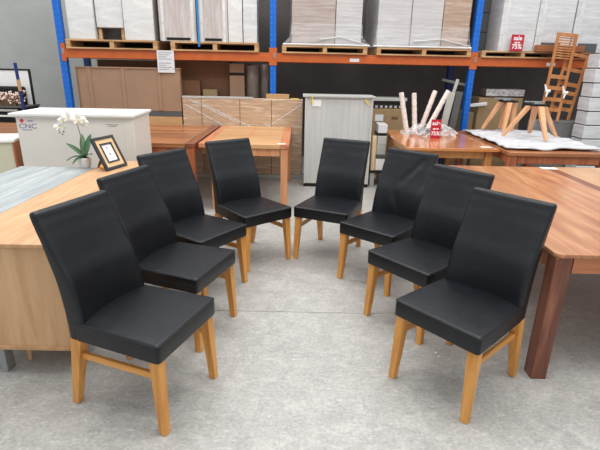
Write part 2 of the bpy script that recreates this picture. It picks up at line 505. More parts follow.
def seat_mesh():
    rings = []
    for inset, z in ((0.012, 0.398), (0.002, 0.400), (0.0, 0.407), (0.0, 0.482), (0.001, 0.488), (0.004, 0.4925), (0.010, 0.495)):
        rings.append(rrect(0.232 - inset, 0.248 - inset, -0.475, 0.010 - inset, 0.018 if inset < 0.01 else 0.012, z))
    m = MB().loft(rings, False)
    n = len(rings[0])
    # closing faces: a gently domed top made of shrinking rings, flat underside
    top = []
    base = rings[-1]
    cx, cy = 0.0, -0.24
    for k, (s_, dz) in enumerate(((0.93, 0.0012), (0.80, 0.0028), (0.60, 0.0042), (0.36, 0.005), (0.12, 0.0054), (0.02, 0.0055))):
        top.append([(cx + (x - cx) * s_, cy + (y - cy) * s_, 0.495 + dz) for x, y, z in base])
    m.loft([base] + top)
    m.add(rings[0], [tuple(range(n - 1, -1, -1))])
    return m

def make_chair(label):
    t = thing('dining_chair', label, 'chair')
    st = seat_mesh().build('seat', 'leather', t, smooth=True)
    # piping seam round the seat top
    ring = rrect(0.2345, 0.2475, -0.455, 0.0095, 0.018, 0.487)
    MB().tube(ring + [ring[0]], 0.0022, 6, False).build('piping', 'leather', st, smooth=True)
    bk = backrest_mesh().build('backrest', 'leather', t, smooth=True)
    for sgn in (-1, 1):
        for nm, top, foot, a0, a1 in (('leg', (sgn * 0.210, -0.030, 0.399), (sgn * 0.226, -0.010, 0.0), 0.054, 0.037),
                                      ('leg', (sgn * 0.199, -0.482, 0.399), (sgn * 0.202, -0.560, 0.0), 0.060, 0.037)):
            MB().leg(top, foot, a0, a1).build(nm, 'leg', t, bevel=0.003)
        MB().bar((sgn * 0.209, -0.045, 0.305), (sgn * 0.199, -0.505, 0.300), 0.020, 0.034, side=(1, 0, 0)).build('stretcher', 'rail', t, bevel=0.003)
    return t
poses = [
    (-0.534, 1.942, -109.8, 'black leather chair nearest the camera on the left, beside the oak sideboard'),
    (-0.515, 2.612, -109.0, 'second black leather chair from the camera in the left row, beside the picture frame'),
    (-0.556, 3.172, -123.8, 'third black leather chair in the left row, in front of the red-brown table'),
    (-0.265, 3.699, -139.5, 'farthest black leather chair of the left row, in front of the light-topped square table'),
    (0.686, 2.015, 131.0, 'black leather chair nearest the camera on the right, touching the big dining table'),
    (0.625, 2.699, 129.7, 'second black leather chair from the camera in the right row'),
    (0.505, 3.318, 138.8, 'third black leather chair of the right row, with creased leather on its backrest'),
    (0.169, 3.775, 156.1, 'farthest black leather chair of the right row, in front of the pale grey cabinet'),
]
ch0 = None
for x, y, a, lab in poses:
    if ch0 is None:
        ch0 = make_chair(lab); ch0.location = (x, y, 0); ch0.rotation_euler = (0, 0, R(a)); ch0['group'] = 'black leather dining chairs in two rows'
        c = ch0
    else:
        c = dup(ch0, (x, y, 0), R(a), lab)
    if 'creased' in lab:
        for k in c.children:
            if k.name.startswith('backrest'):
                tmp = backrest_mesh(0.009).build('backrest', 'leather', smooth=True)
                k.data = tmp.data
                bpy.data.objects.remove(tmp)

# ------------------------------------------------------------ tables
def table(label, x0, y0, x1, y1, z, top, legm, apron, thick=0.035, leg=0.09, border=None, bw=0.09, planks_y=None, chamfer=0.0, group='timber dining tables', rz=0.0, endm=None, inset=0.0, ah=0.09, left_in=0.0):
    cx, cy = (x0 + x1) / 2, (y0 + y1) / 2
    t = thing('dining_table', label, 'table', (cx, cy, 0), rz, group)
    hx, hy = (x1 - x0) / 2, (y1 - y0) / 2
    bx = bw if border else 0.0
    if chamfer:
        c_ = chamfer
        MB().prism([(-hx + c_, -hy), (hx, -hy), (hx, hy), (-hx, hy), (-hx, -hy + c_)], z - thick, z).build('tabletop', top, t, bevel=0.004)
    elif border:
        MB().box(-hx + bx + 0.001, -hy + (bx if endm else 0), z - thick, hx - bx - 0.001, hy - (bx if endm else 0), z).build('tabletop', top, t, bevel=0.002)
        for s in (-1, 1):
            MB().box(s * hx, -hy, z - thick, s * (hx - bx), hy, z + 0.0005).build('side_board', border, t, bevel=0.003)
        if endm:
            for s in (-1, 1):
                MB().box(-hx + bx + 0.001, s * hy, z - thick, hx - bx - 0.001, s * (hy - bx + 0.001), z).build('end_board', endm, t, bevel=0.003)
    else:
        MB().box(-hx, -hy, z - thick, hx, hy, z).build('tabletop', top, t, bevel=0.004)
    i = inset + 0.012
    ax, ay = hx - i - 0.012, hy - i - 0.012
    for s in (-1, 1):
        MB().box(-ax + leg, s * ay, z - thick - ah, ax - leg, s * (ay - 0.022), z - thick).build('apron', apron, t, bevel=0.002)
        MB().box(s * ax, -ay + leg, z - thick - ah, s * (ax - 0.022), ay - leg, z - thick).build('apron', apron, t, bevel=0.002)
    for sx in (-1, 1):
        for sy in (-1, 1):
            px, py = (left_in if sx < 0 else 0) + sx * (hx - i - leg / 2), sy * (hy - i - leg / 2)
            MB().leg((px, py, z - thick), (px, py, 0), leg, leg).build('leg', legm, t, bevel=0.004)
    return t

tA = table('large glossy gum timber dining table with dark red square legs at the right edge', 1.325, 2.19, 2.455, 4.46, 0.77, 'ochre', 'jarrah', 'ochre_x', thick=0.024, leg=0.088, chamfer=0.03, inset=-0.006)
# darker edge board along the far side, and stickers
MB().box(0.48, -1.134, 0.7700, 0.564, 1.134, 0.7706).build('side_board', 'jarrah_y', tA)
tag(MB().prism([(0.012 * math.cos(a * PI / 8), 0.012 * math.sin(a * PI / 8)) for a in range(16)], 0, 0.0006).build('sticker', 'green_dot', loc=(1.97, 3.31, 0.7707)), 'small green dot sticker on the large dining table top', 'sticker')
tag(MB().box(-0.075, -0.045, 0, 0.075, 0.045, 0.0008).build('price_card', 'white', loc=(2.40, 4.40, 0.7718), rz=-0.1), 'white card lying at the far corner of the large dining table', 'card')
tB = table('lighter golden dining table pushed against the large table at the right edge', 2.462, 2.25, 3.70, 4.48, 0.77, 'ochre_light', 'honey_z', 'ochre_x', thick=0.035)

t1 = table('red-brown table with a dark edge board behind the white cabinet', -2.42, 5.24, -1.225, 6.98, 0.80, 'rust', 'rust_z', 'rust_z', thick=0.045, leg=0.09, border='jarrah_y', bw=0.11)
t2 = table('light-topped square table with salmon border beside the wrapped cardboard pack', -1.19, 5.30, -0.150, 6.98, 0.80, 'pine_x', 'pine_z', 'pine_z', thick=0.05, leg=0.08, border='salmon_y', bw=0.10, endm='pine_x', left_in=0.12)
for k in range(1):
    MB().box(-0.39, -0.016, 0.8000, 0.39, 0.012, 0.8006).build('panel_joint', 'salmon_y', t2)
    MB().box(-0.014, -0.73, 0.8000, 0.012, 0.73, 0.8006).build('panel_joint', 'salmon_y', t2)
tag(MB().box(-0.045, -0.03, 0, 0.045, 0.03, 0.0008).build('price_card', 'white', loc=(-0.235, 5.36, 0.8016)), 'small white card on the near right corner of the light-topped square table', 'card')
t3 = table('glossy orange honey table carrying the wrapped legs and red sign', 1.23, 5.36, 2.31, 6.98, 0.79, 'honey', 'honey_z', 'honey_z', thick=0.035, leg=0.08, inset=0.04)
t4 = table('red-brown table under the white quilted cover at the right', 2.34, 5.16, 3.50, 6.98, 0.79, 'rust', 'rust_z', 'rust_z', thick=0.04, leg=0.09)
tag(MB().box(-0.06, -0.035, 0, 0.06, 0.035, 0.0008).build('price_card', 'white', loc=(2.20, 5.50, 0.7905)), 'white card on the near right corner of the glossy honey table', 'card')
t0 = table('orange timber table at the far left edge behind the cream cabinet', -4.9, 5.72, -3.58, 6.90, 0.79, 'rust', 'rust_z', 'rust_z', thick=0.045)

# ------------------------------------------------------------ oak sideboard, whitewashed table, plant, frame
sb = thing('sideboard', 'pale oak sideboard with closed end panel on the left behind the chairs', 'sideboard', (-1.51, 3.19, 0))
MB().box(-0.29, -1.06, 0.765, 0.29, 1.06, 0.79).build('top', 'oak', sb, bevel=0.004)
MB().box(-0.28, -1.045, 0.188, 0.275, 1.045, 0.765).build('body', 'oak_end', sb, bevel=0.002)
MB().box(-0.282, -1.052, 0.163, 0.280, 1.052, 0.188).build('base_board', 'oak', sb, bevel=0.003)
for sx in (-0.06, 0.21):
    for sy in (-0.90, 0.93):
        MB().lathe([(0.013, 0.0), (0.022, 0.163)], (sx, sy, 0), 16).build('leg', 'oak_end', sb, smooth=True)
MB().box(-0.15, -1.03, 0.0, -0.112, -0.96, 0.162).build('steel_foot', 'steel', sb, bevel=0.003)
wt = thing('whitewashed_table', 'whitewashed grey table pushed against the left side of the oak sideboard', 'table', (-2.10, 3.05, 0))
MB().box(-0.34, -0.95, 0.765, 0.298, 0.88, 0.791).build('tabletop', 'washed', wt, bevel=0.003)
for sy in (-0.88, 0.80):
    MB().box(0.20, sy - 0.03, 0.0, 0.25, sy + 0.03, 0.764).build('leg', 'steel', wt, bevel=0.003)
    MB().box(-0.33, sy - 0.03, 0.0, -0.28, sy + 0.03, 0.764).build('leg', 'steel', wt, bevel=0.003)
    MB().box(-0.28, sy - 0.025, 0.715, 0.20, sy + 0.025, 0.764).build('cross_bar', 'steel', wt, bevel=0.003)

# white cabinet behind
wc = thing('white_cabinet', 'large white lacquered cabinet lying behind the oak sideboard, with a printed logo', 'cabinet', (-2.205, 4.76, 0), R(2.5))
MB().box(-0.54, -0.29, 0.0, 0.565, 0.27, 1.150).build('body', 'white_lacquer', wc, bevel=0.004)
MB().box(-0.585, -0.325, 1.166, 0.585, 0.30, 1.190).box(-0.56, -0.305, 1.150, 0.572, 0.29, 1.166).build('top', 'white_top', wc, bevel=0.003)
MB().box(0.475, -0.295, 0.0, 0.565, -0.289, 1.149).build('side_trim', 'white_lacquer', wc, bevel=0.002)
lg = MB().lathe([(0.018, 0), (0.018, 0.0015)], (0, 0, 0), 20).build('logo_dot', 'red_dot', wc)
lg.rotation_euler = (PI / 2, 0, 0); lg.location = (-0.485, -0.2905, 1.118)
lettering('CNC', 'purple', wc, (-0.435, -0.2915, 1.066), 0.062, name='logo_lettering', sx=1.25)
MB().box(-0.43, -0.2925, 1.112, -0.38, -0.2902, 1.116).box(-0.43, -0.2925, 1.122, -0.38, -0.2902, 1.125).box(-0.49, -0.2925, 1.030, -0.40, -0.2902, 1.035).build('small_print', 'purple', wc)
MB().box(0.30, -0.2925, 1.09, 0.42, -0.2902, 1.094).box(0.33, -0.2925, 1.075, 0.40, -0.2902, 1.079).build('small_print', 'ink', wc)

cc = thing('cream_cabinet', 'cream painted low cabinet at the left edge beside the white cabinet', 'cabinet', (-3.25, 4.62, 0), R(16))
MB().box(-0.5, -0.22, 0.0, 0.36, 0.22, 0.90).build('body', 'cream', cc, bevel=0.003)
MB().box(-0.52, -0.24, 0.90, 0.38, 0.24, 0.925).build('top', 'white_top', cc, bevel=0.003)
MB().box(0.361, -0.235, 0.0, 0.378, 0.22, 0.899).build('edge_strip', 'rust_z', cc)

# orchid
px, py, pz = -1.875, 3.93, 0.792
pl = thing('potted_orchid', 'white orchid in a small white pot on the oak sideboard', 'plant', (px, py, pz))
MB().lathe([(0.038, 0.0), (0.046, 0.01), (0.053, 0.085), (0.050, 0.088), (0.046, 0.078), (0.001, 0.076)], seg=28).build('pot', 'ceramic', pl, smooth=True)
MB().lathe([(0.045, 0.070), (0.03, 0.085), (0.001, 0.088)], seg=20).build('moss', 'soil', pl, smooth=True)
def leaf(L, wdt, ang, lift, droop, mat='green', name='leaf', base=(0, 0, 0.085), parent=None):
    n = 9; m = MB(); vs = []
    for i in range(n):
        t = i / (n - 1)
        wv = wdt * math.sin(PI * min(1, 0.12 + 0.88 * t)) ** 0.7 * (1 if t < 0.98 else 0.2) / 2 + 0.001
        r_ = L * t; z = lift * L * t - droop * L * t * t
        for s, dz in ((-1, 0.006), (0, 0.0), (1, 0.006)):
            vs.append((r_ * math.cos(ang) - s * wv * math.sin(ang) + base[0], r_ * math.sin(ang) + s * wv * math.cos(ang) + base[1], z + dz + base[2]))
    fs = []
    for i in range(n - 1):
        for k in range(2):
            a = i * 3 + k
            fs.append((a, a + 1, a + 4, a + 3))
    o = m.add(vs, fs).build(name, mat, parent, smooth=True)
    so = o.modifiers.new('solid', 'SOLIDIFY'); so.thickness = 0.002
    return o
for L_, w_, a_, li, dr in ((0.15, 0.075, 3.05, 1.1, 0.35), (0.13, 0.06, 1.4, 1.6, 0.2), (0.14, 0.05, 3.6, 0.45, 0.6), (0.12, 0.045, -0.6, 0.8, 0.5), (0.13, 0.04, 4.3, 0.3, 0.6), (0.15, 0.05, 2.0, 1.4, 0.2)):
    leaf(L_, w_, a_, li, dr, parent=pl)
stp = [(0, 0, 0.08), (-0.004, 0, 0.18), (-0.010, 0, 0.28), (-0.022, -0.002, 0.37), (-0.05, -0.005, 0.415), (-0.10, -0.008, 0.41), (-0.145, -0.01, 0.385), (-0.185, -0.012, 0.34)]
MB().tube(stp, [0.004, 0.004, 0.0035, 0.003, 0.003, 0.0025, 0.002, 0.0015]).build('stem', 'stem', pl, smooth=True)
def flower(c, yaw, size, parent):
    m = MB()
    for k, (a, l_, wd) in enumerate(((0.5 * PI, 1, 0.75), (0.05, 1.05, 1.0), (PI - 0.05, 1.05, 1.0), (1.25 * PI, 0.9, 0.65), (1.75 * PI, 0.9, 0.65))):
        n = 7; vs = []
        for i in range(n):
            t = i / (n - 1)
            hw = size * 0.5 * wd * math.sin(PI * (0.08 + 0.86 * t)) ** 0.8
            for s in (-1, 0, 1):
                lx = size * l_ * t * math.cos(a) - s * hw * math.sin(a)
                lz = size * l_ * t * math.sin(a) + s * hw * math.cos(a)
                ly = -0.15 * size * t - (0.08 * size if s == 0 else 0) + k * 0.0008
                vs.append((c[0] + lx * math.cos(yaw) - ly * math.sin(yaw), c[1] + lx * math.sin(yaw) + ly * math.cos(yaw), c[2] + lz))
        m.add(vs, [(i * 3 + q, i * 3 + q + 1, i * 3 + q + 4, i * 3 + q + 3) for i in range(n - 1) for q in range(2)])
    f = m.build('flower', 'petal', parent, smooth=True)
    so = f.modifiers.new('solid', 'SOLIDIFY'); so.thickness = 0.0015
    MB().lathe([(0.001, -0.006), (0.007, 0.0), (0.001, 0.006)], (c[0] + 0.01 * math.sin(yaw), c[1] - 0.014, c[2] - 0.004), 8).build('flower_centre', 'bud' if size < 0.04 else 'yellow', f, smooth=True)
for c_, yw, sz in (((-0.075, -0.03, 0.425), 0.2, 0.055), ((-0.035, -0.015, 0.405), -0.3, 0.05), ((0.005, -0.03, 0.41), 0.5, 0.058), ((0.04, -0.01, 0.385), -0.2, 0.046), ((-0.12, -0.03, 0.40), 0.1, 0.046), ((-0.165, -0.02, 0.345), 0.4, 0.048)):
    flower(c_, yw, sz, pl)
for c_ in ((-0.175, -0.015, 0.30), (-0.15, -0.02, 0.285), (-0.14, -0.015, 0.305)):
    MB().lathe([(0.001, -0.008), (0.008, 0.0), (0.001, 0.008)], c_, 8).build('bud', 'bud', pl, smooth=True)

# picture frame: built facing -Y, leaning back, turned
fr = thing('picture_frame', 'black picture frame with natural inner mat leaning on the oak sideboard', 'picture frame', (-1.598, 3.921, 0.7935), 0)
fw_, fh = 0.268, 0.289
tilt = Euler((R(-26), 0, 0)).to_matrix().to_4x4()
yawm = Euler((0, 0, R(73.8))).to_matrix().to_4x4()
FM = yawm @ tilt
def frect(m, w0, h0, w1, h1, y0, y1):
    # ring between outer (w0,h0) and inner (w1,h1)
    c = fh / 2
    for b in ((-w0 / 2, c - h0 / 2, w0 / 2, c - h1 / 2), (-w0 / 2, c + h1 / 2, w0 / 2, c + h0 / 2), (-w0 / 2, c - h1 / 2, -w1 / 2, c + h1 / 2), (w1 / 2, c - h1 / 2, w0 / 2, c + h1 / 2)):
        m.box(b[0], y0, b[1], b[2], y1, b[3], mat=FM)
    return m
frect(MB(), fw_, fh, fw_ - 0.044, fh - 0.044, -0.012, 0.014).build('frame', 'frame_black', fr, bevel=0.001)
frect(MB(), fw_ - 0.044, fh - 0.044, 0.150, 0.175, -0.004, 0.010).build('mat_board', 'mat_cream', fr)
frect(MB(), 0.150, 0.175, 0.122, 0.147, -0.009, 0.009).build('inner_frame', 'frame_black', fr)
MB().box(-0.061, -0.001, fh / 2 - 0.0735, 0.061, 0.008, fh / 2 + 0.0735, mat=FM).build('picture', 'white', fr)
pm = MB()
for dx, dz, a_, b_ in ((0.0, -0.012, 0.005, 0.011), (0.006, -0.018, 0.004, 0.006), (-0.004, 0.05, 0.014, 0.002), (-0.004, 0.042, 0.01, 0.0015), (-0.004, 0.034, 0.012, 0.0015), (0.002, -0.05, 0.016, 0.0015)):
    pm.box(dx - a_, -0.0018, fh / 2 + dz - b_, dx + a_, -0.001, fh / 2 + dz + b_, mat=FM)
pm.build('print', 'ink', fr)
MB().bar(FM @ Vector((0.0, 0.014, 0.20)), Vector(FM @ Vector((0.0, 0.014, 0.0))) + Vector((-0.16, 0.04, 0.004)), 0.05, 0.004, side=(0.3, 1, 0)).build('easel_back', 'kraft_dark', fr)
st_ = MB().tube([(-0.085, -0.12, 0.022), (-0.075, -0.09, 0.050), (-0.065, -0.06, 0.024)], [0.02, 0.022, 0.02], 12).build('stand', 'leg', fr, smooth=True)

# ------------------------------------------------------------ pallet rack
S = 1.01
A = R(3.529)
P2 = Vector((-0.443, 7.12, 0))
AX = Vector((math.cos(A), math.sin(A), 0)); AY = Vector((-math.sin(A), math.cos(A), 0))
def zs(z): return CAM_H + (z - CAM_H) * S
def RK(X, d, Z):       # rack frame (along, behind the front face, up) to the room
    return tuple(P2 + AX * (X * S) + AY * d + Vector((0, 0, zs(Z) if Z > 0.4 else Z)))
BT = zs(1.835)  # beam top
rack = thing('pallet_rack', 'blue and orange steel pallet rack across the back of the warehouse', 'rack', tuple(P2), A)
X3 = 2.962 * S
posts = [-X3, 0.0, X3, 2 * X3]
for i, X in enumerate(posts):
    up = MB().box(X - 0.045, 0, 0, X + 0.045, 0.09, 4.2).build('upright', 'blue', rack, bevel=0.004)
    m = MB()
    z = 0.2
    while z < 2.9:
        for s in (-1, 1):
            m.box(X + s * 0.024 - 0.005, -0.002, z, X + s * 0.024 + 0.005, 0.001, z + 0.018)
        z += 0.075
    m.build('punched_slots', 'hole', up)
    MB().box(X - 0.06, -0.02, 0, X + 0.06, 0.12, 0.012).build('base_plate', 'navy', up)
    rp = MB().box(X - 0.045, 0.86, 0, X + 0.045, 0.95, 4.2).build('rear_upright', 'navy', rack, bevel=0.004)
    m = MB()
    MB().bar((X, 0.09, 0.25), (X, 0.86, 0.85), 0.03, 0.03).build('brace', 'steel', rp)
for i in range(3):
    a, b = posts[i] + 0.045, posts[i + 1] - 0.045
    for d0, nm in ((-0.005, 'front_beam'), (0.88, 'rear_beam')):
        bmz = MB().box(a, d0, BT - 0.125, b, d0 + 0.05, BT).box(a, d0 - 0.008, BT - 0.122, b, d0, BT - 0.035).build(nm, 'orange', rack, bevel=0.003)
        if d0 < 0:
            MB().box(a - 0.05 + (0 if i else 0.0), -0.012, BT - 0.17, a + 0.012, -0.0125 + 0.006, BT + 0.07).build('connector', 'orange', bmz)
            MB().box(b - 0.012, -0.012, BT - 0.17, b + 0.04, -0.0125 + 0.006, BT + 0.07).build('connector', 'orange', bmz)
            MB().box(a - 0.035, -0.016, BT - 0.07, a - 0.01, -0.011, BT + 0.0).build('safety_clip', 'steel', bmz)
            xm = (a + b) / 2 - (0.04 if i == 0 else 0.3)
            MB().box(xm - 0.07, -0.016, BT - 0.10, xm + 0.07, -0.012, BT - 0.055).build('load_label', 'paper', bmz)

def pallet(X0, X1, label, mat='pallet', dx=0.0, z=None, d0=-0.04, h=0.125, deep=1.0):
    z = (BT if z is None else z) + 0.001
    wx = (X1 - X0) * S
    p = RK((X0 + X1) / 2, d0, 1.0)
    t = thing('pallet', label, 'pallet', (p[0], p[1], z), A, 'timber pallets on the rack beams')
    hx = wx / 2
    m = MB(); n = 7
    for k in range(n):
        y = k * (deep - 0.1) / (n - 1)
        m.box(-hx, y, h - 0.02, hx, y + 0.1, h)
    m.build('deck', mat, t)
    for s in (-1, 0, 1):
        MB().box(s * (hx - 0.03) - 0.03, 0.004, 0.02, s * (hx - 0.03) + 0.03, deep - 0.004, h - 0.02).build('stringer', mat, t)
    m = MB()
    for k in range(4):
        y = k * (deep - 0.1) / 3
        m.box(-hx, y, 0, hx, y + 0.1, 0.02)
    m.build('bottom_boards', mat, t)
    MB().box(-hx + 0.07, deep * 0.5, 0.021, -0.04, deep * 0.5 + 0.04, h - 0.021).box(0.04, deep * 0.5, 0.021, hx - 0.07, deep * 0.5 + 0.04, h - 0.021).build('shade_backing', 'matte_black', t)  # added black boards that keep the pallet openings in shade
    return t, z + h
_, PT = pallet(-2.88, -1.625, 'pine pallet at the left end of the rack under white wrapped cartons')
pallet(-1.44, -0.205, 'pine pallet under the pinkish cabinets with the blue strap')
pallet(0.13, 1.36, 'pine pallet under the film-wrapped mauve cartons right of the middle upright', h=0.105)
pallet(1.50, 2.895, 'pine pallet under the widest film-wrapped load, left of the right upright', 'pallet', h=0.105)
pallet(3.06, 4.30, 'pine pallet behind the red sale sign in the right bay', 'pallet', h=0.095)
pallet(4.40, 5.60, 'reddish hardwood pallet at the right edge of the rack', 'pallet_red', h=0.095)
PR = BT + 0.097

def carton(name, label, cat, X0, X1, d0, d1, z0, z1, mat, group=None, bev=0.006, rz=0.0, jit=0.0):
    wx = (X1 - X0) * S / 2
    p = RK((X0 + X1) / 2, 0, 1.0)
    q = Vector(p) + AY * d0
    t = thing(name, label, cat, (q[0], q[1], z0 + 0.001), A + rz, group)
    b = MB().box(-wx, 0, 0, wx, d1 - d0, z1 - z0).build('body', mat, t, bevel=bev)
    return t, b, wx, d1 - d0, z1 - z0
G1 = 'wrapped loads on the rack'
def seams(t, wx, h, xs=(), zsn=(), mat='ink', y=-0.0015, th=0.006):
    m = MB()
    for x in xs: m.box(x - th / 2, y, 0.01, x + th / 2, y + 0.001, h - 0.01)
    for z in zsn: m.box(-wx + 0.01, y, z - th / 2, wx - 0.01, y + 0.001, z + th / 2)
    return m.build('seam', mat, t)
carton('wrapped_carton', 'leftmost tall white wrapped carton on the rack, beside the left upright', 'carton', -2.83, -2.47, 0.0, 0.85, PT, PT + 1.3, 'wrap_white', G1)
t, b, wx, dy, hh = carton('wrapped_cabinet', 'white wrapped cabinet standing on timber legs between two white cartons', 'cabinet', -2.455, -2.085, 0.04, 0.85, PT + 0.16, PT + 1.3, 'wrap_white', G1)
for sx in (-1, 1):
    for yy in (0.03, dy - 0.06):
        MB().box(sx * (wx - 0.03) - 0.02, yy, -0.159, sx * (wx - 0.03) + 0.02, yy + 0.04, 0).build('leg', 'pallet', t)
MB().box(-wx + 0.07, 0.2, -0.159, wx - 0.07, 0.24, 0).build('lower_panel', 'dark_board', t)
carton('wrapped_carton', 'white wrapped carton at the right end of the leftmost pallet', 'carton', -2.07, -1.66, 0.0, 0.85, PT, PT + 1.3, 'wrap_white', G1)
for k, (a, b_) in enumerate(((-1.585, -1.075), (-1.05, -0.635))):
    t, b, wx, dy, hh = carton('wrapped_cabinet', ('pinkish film-wrapped cabinet left of the blue strap', 'pinkish film-wrapped cabinet right of the blue strap')[k], 'cabinet', a, b_, 0.0, 0.9, PT, PT + 1.3, 'wrap_pink', G1)
    MB().box(-wx + 0.03, -0.004, 0.0, -wx + 0.07, 0, hh).box(wx - 0.07, -0.004, 0, wx - 0.03, 0, hh).build('corner_stile', 'wrap_white', t)
    MB().box(-wx + 0.09, -0.003, 0.015, wx - 0.09, -0.0005, 0.05).build('toe_shade', 'matte_black', t)  # flat black strip painted for the shade under the cabinet front
carton('wrapped_carton', 'narrow white wrapped carton next to the pinkish cabinets on the rack', 'carton', -0.63, -0.43, 0.0, 0.9, PT, PT + 1.3, 'wrap_white', G1)
carton('wrapped_carton', 'narrow white wrapped carton nearest the middle blue upright', 'carton', -0.42, -0.225, 0.0, 0.9, PT, PT + 1.3, 'wrap_brick', G1)
q = RK(-1.04, 0, 1)
tag(MB().box(-0.014, -0.052, BT + 0.06, 0.014, -0.048, PT + 1.31).box(-0.014, -0.052, PT + 1.302, 0.014, 0.5, PT + 1.306).build('strap', 'blue_strap', loc=(q[0], q[1], 0), rz=A), 'blue strap hanging down over the pinkish wrapped cabinets', 'strap')

# a load wrapped together: cartons as one block with a film skirt
def load(label, X0, X1, d1, h, cols, skirt=0.05, z=None):
    z = PT if z is None else z
    wx = (X1 - X0) * S / 2
    q = Vector(RK((X0 + X1) / 2, 0, 1.0))
    t = thing('wrapped_load', label, 'wrapped load', (q[0], q[1], z + 0.001), A, G1)
    x = -wx
    tot = sum(c[0] for c in cols)
    for fr_, mt in cols:
        x1 = x + 2 * wx * fr_ / tot
        MB().box(x + 0.004, 0.0, 0.0, x1 - 0.004, d1, h).build('carton', mt, t, bevel=0.008)
        x = x1
    # film skirt flaring onto the pallet
    rings = []
    for off, zz in ((0.005, 0.30), (0.007, 0.22), (0.02, 0.12), (skirt, 0.02), (skirt + 0.01, 0.008)):
        base = [(-wx - off, -min(off, 0.035)), (-wx * 0.5, -min(off, 0.035) - 0.004), (0, -min(off, 0.035)), (wx * 0.5, -min(off, 0.035) - 0.004), (wx + off, -min(off, 0.035)), (wx + off, d1 + 0.01), (-wx - off, d1 + 0.01)]
        rings.append([(a, b2, zz) for a, b2 in base])
    MB().loft(rings, False).build('film_skirt', 'stretch', t, smooth=True)
    MB().tube([(-wx - skirt, -0.035, 0.016), (-wx * 0.4, -0.04, 0.015), (wx * 0.3, -0.036, 0.018), (wx + skirt, -0.035, 0.015)], 0.013, 8).build('film_rope', 'wrap_white', t, smooth=True)
    MB().tube([(-wx * 0.2, -0.012, 0.09), (wx * 0.4, -0.014, 0.13), (wx, -0.012, 0.05), (wx + skirt * 0.8, -0.03, 0.02)], 0.008, 6).build('film_rope', 'wrap_white', t, smooth=True)
    return t
load('film-wrapped load of mauve and grey cartons just right of the middle upright', 0.26, 1.27, 0.9, 1.3, ((0.62, 'wrap_mauve'), (0.38, 'wrap_grey')), 0.12, z=BT + 0.106)
load('wide film-wrapped load with a brownish carton at its right end', 1.49, 2.84, 0.9, 1.3, ((0.36, 'wrap_grey'), (0.34, 'wrap_grey'), (0.30, 'wrap_brown')), 0.05, z=BT + 0.106)

G2 = 'white cartons in the right bay of the rack'
t, b, wx, dy, hh = carton('wrapped_carton', 'grey stack of cartons set back beside the right blue upright', 'carton', 3.06, 3.29, 0.42, 0.85, PR, PR + 1.3, 'dark_board', G2)
seams(t, wx, hh, (), (0.28, 0.56, 0.84, 1.1), 'matte_black', th=0.012)
for k, (a, b_, lab) in enumerate(((3.30, 3.83, 'tall white wrapped carton directly behind the red sale sign'), (3.84, 4.38, 'tall white wrapped carton left of the folding chair backrest, with a dark notch below'), (4.40, 4.95, 'tall white wrapped carton at the right edge of the photo, on the rack'), (4.97, 5.5, 'white wrapped carton farthest right on the rack'))):
    t, b, wx, dy, hh = carton('wrapped_carton', lab, 'carton', a, b_, 0.0, 0.85, PR, PR + 1.3, 'wrap_brick', G2)
    m = MB()
    for z in (0.0,):
        m.box(-wx + 0.09, -0.003, 0.0, wx - 0.15, -0.0008, 0.13)  # flat dark patch stands in for the shade inside the opening
    if k: m.build('notch', 'dark_board', t)
    MB().box(-wx + 0.06, -0.005, 0.0, -wx + 0.10, 0, hh).build('edge_board', 'wrap_white', t)
tag(MB().box(-0.36, 0, 0, 0.36, 0.10, 0.09).build('timber_block', 'pallet_red', loc=RK(4.20, -0.11, 1.0)[:2] + (PR + 0.002,), rz=A, bevel=0.004), 'reddish timber bearer lying in front of the white cartons in the right bay', 'timber')

def sale_sign(label, loc, w_, h_, rz, texts, group='red sale signs'):
    t = thing('sale_sign', label, 'sign', loc, rz, group)
    MB().box(-w_ / 2, 0, 0, w_ / 2, 0.006, h_).build('panel', 'red', t)
    MB().box(-w_ / 2, 0.0, 0, w_ / 2, 0.05, 0.004).build('foot', 'clear', t)
    for tx, zf, sz in texts:
        lettering(tx, 'white', t, (0, -0.0012, h_ * zf), sz, bold=0.002)
    return t
sale_sign('red sale sign standing on the rack in front of white cartons', RK(3.55, -0.065, 1.0)[:2] + (PR + 0.002,), 0.19, 0.225, A, (('sale', 0.78, 0.085), ('up to', 0.52, 0.038), ('75%', 0.26, 0.09)))
sale_sign('small red sale sign standing on the glossy honey table', (1.76, 6.13, 0.791), 0.13, 0.245, R(-6), (('sale', 0.80, 0.07), ('up to', 0.52, 0.035), ('75%', 0.26, 0.068)))

ps = MB().box(-0.12, 0, -0.30, 0.12, 0.001, 0.0).build('paper_sheet', 'paper', loc=Vector(RK(-1.52, -0.047, 1.835)), rz=A + 0.03)
m = MB()
for k in range(9):
    if k != 4: m.box(-0.10, -0.0008, -0.035 - k * 0.028, -0.10 + (0.19, 0.15, 0.12, 0.18, 0, 0.17, 0.10, 0.18, 0.14)[k], -0.0001, -0.027 - k * 0.028)
m.build('print', 'ink', ps)
tag(ps, 'printed paper sheet taped to the orange beam of the left bay', 'paper')

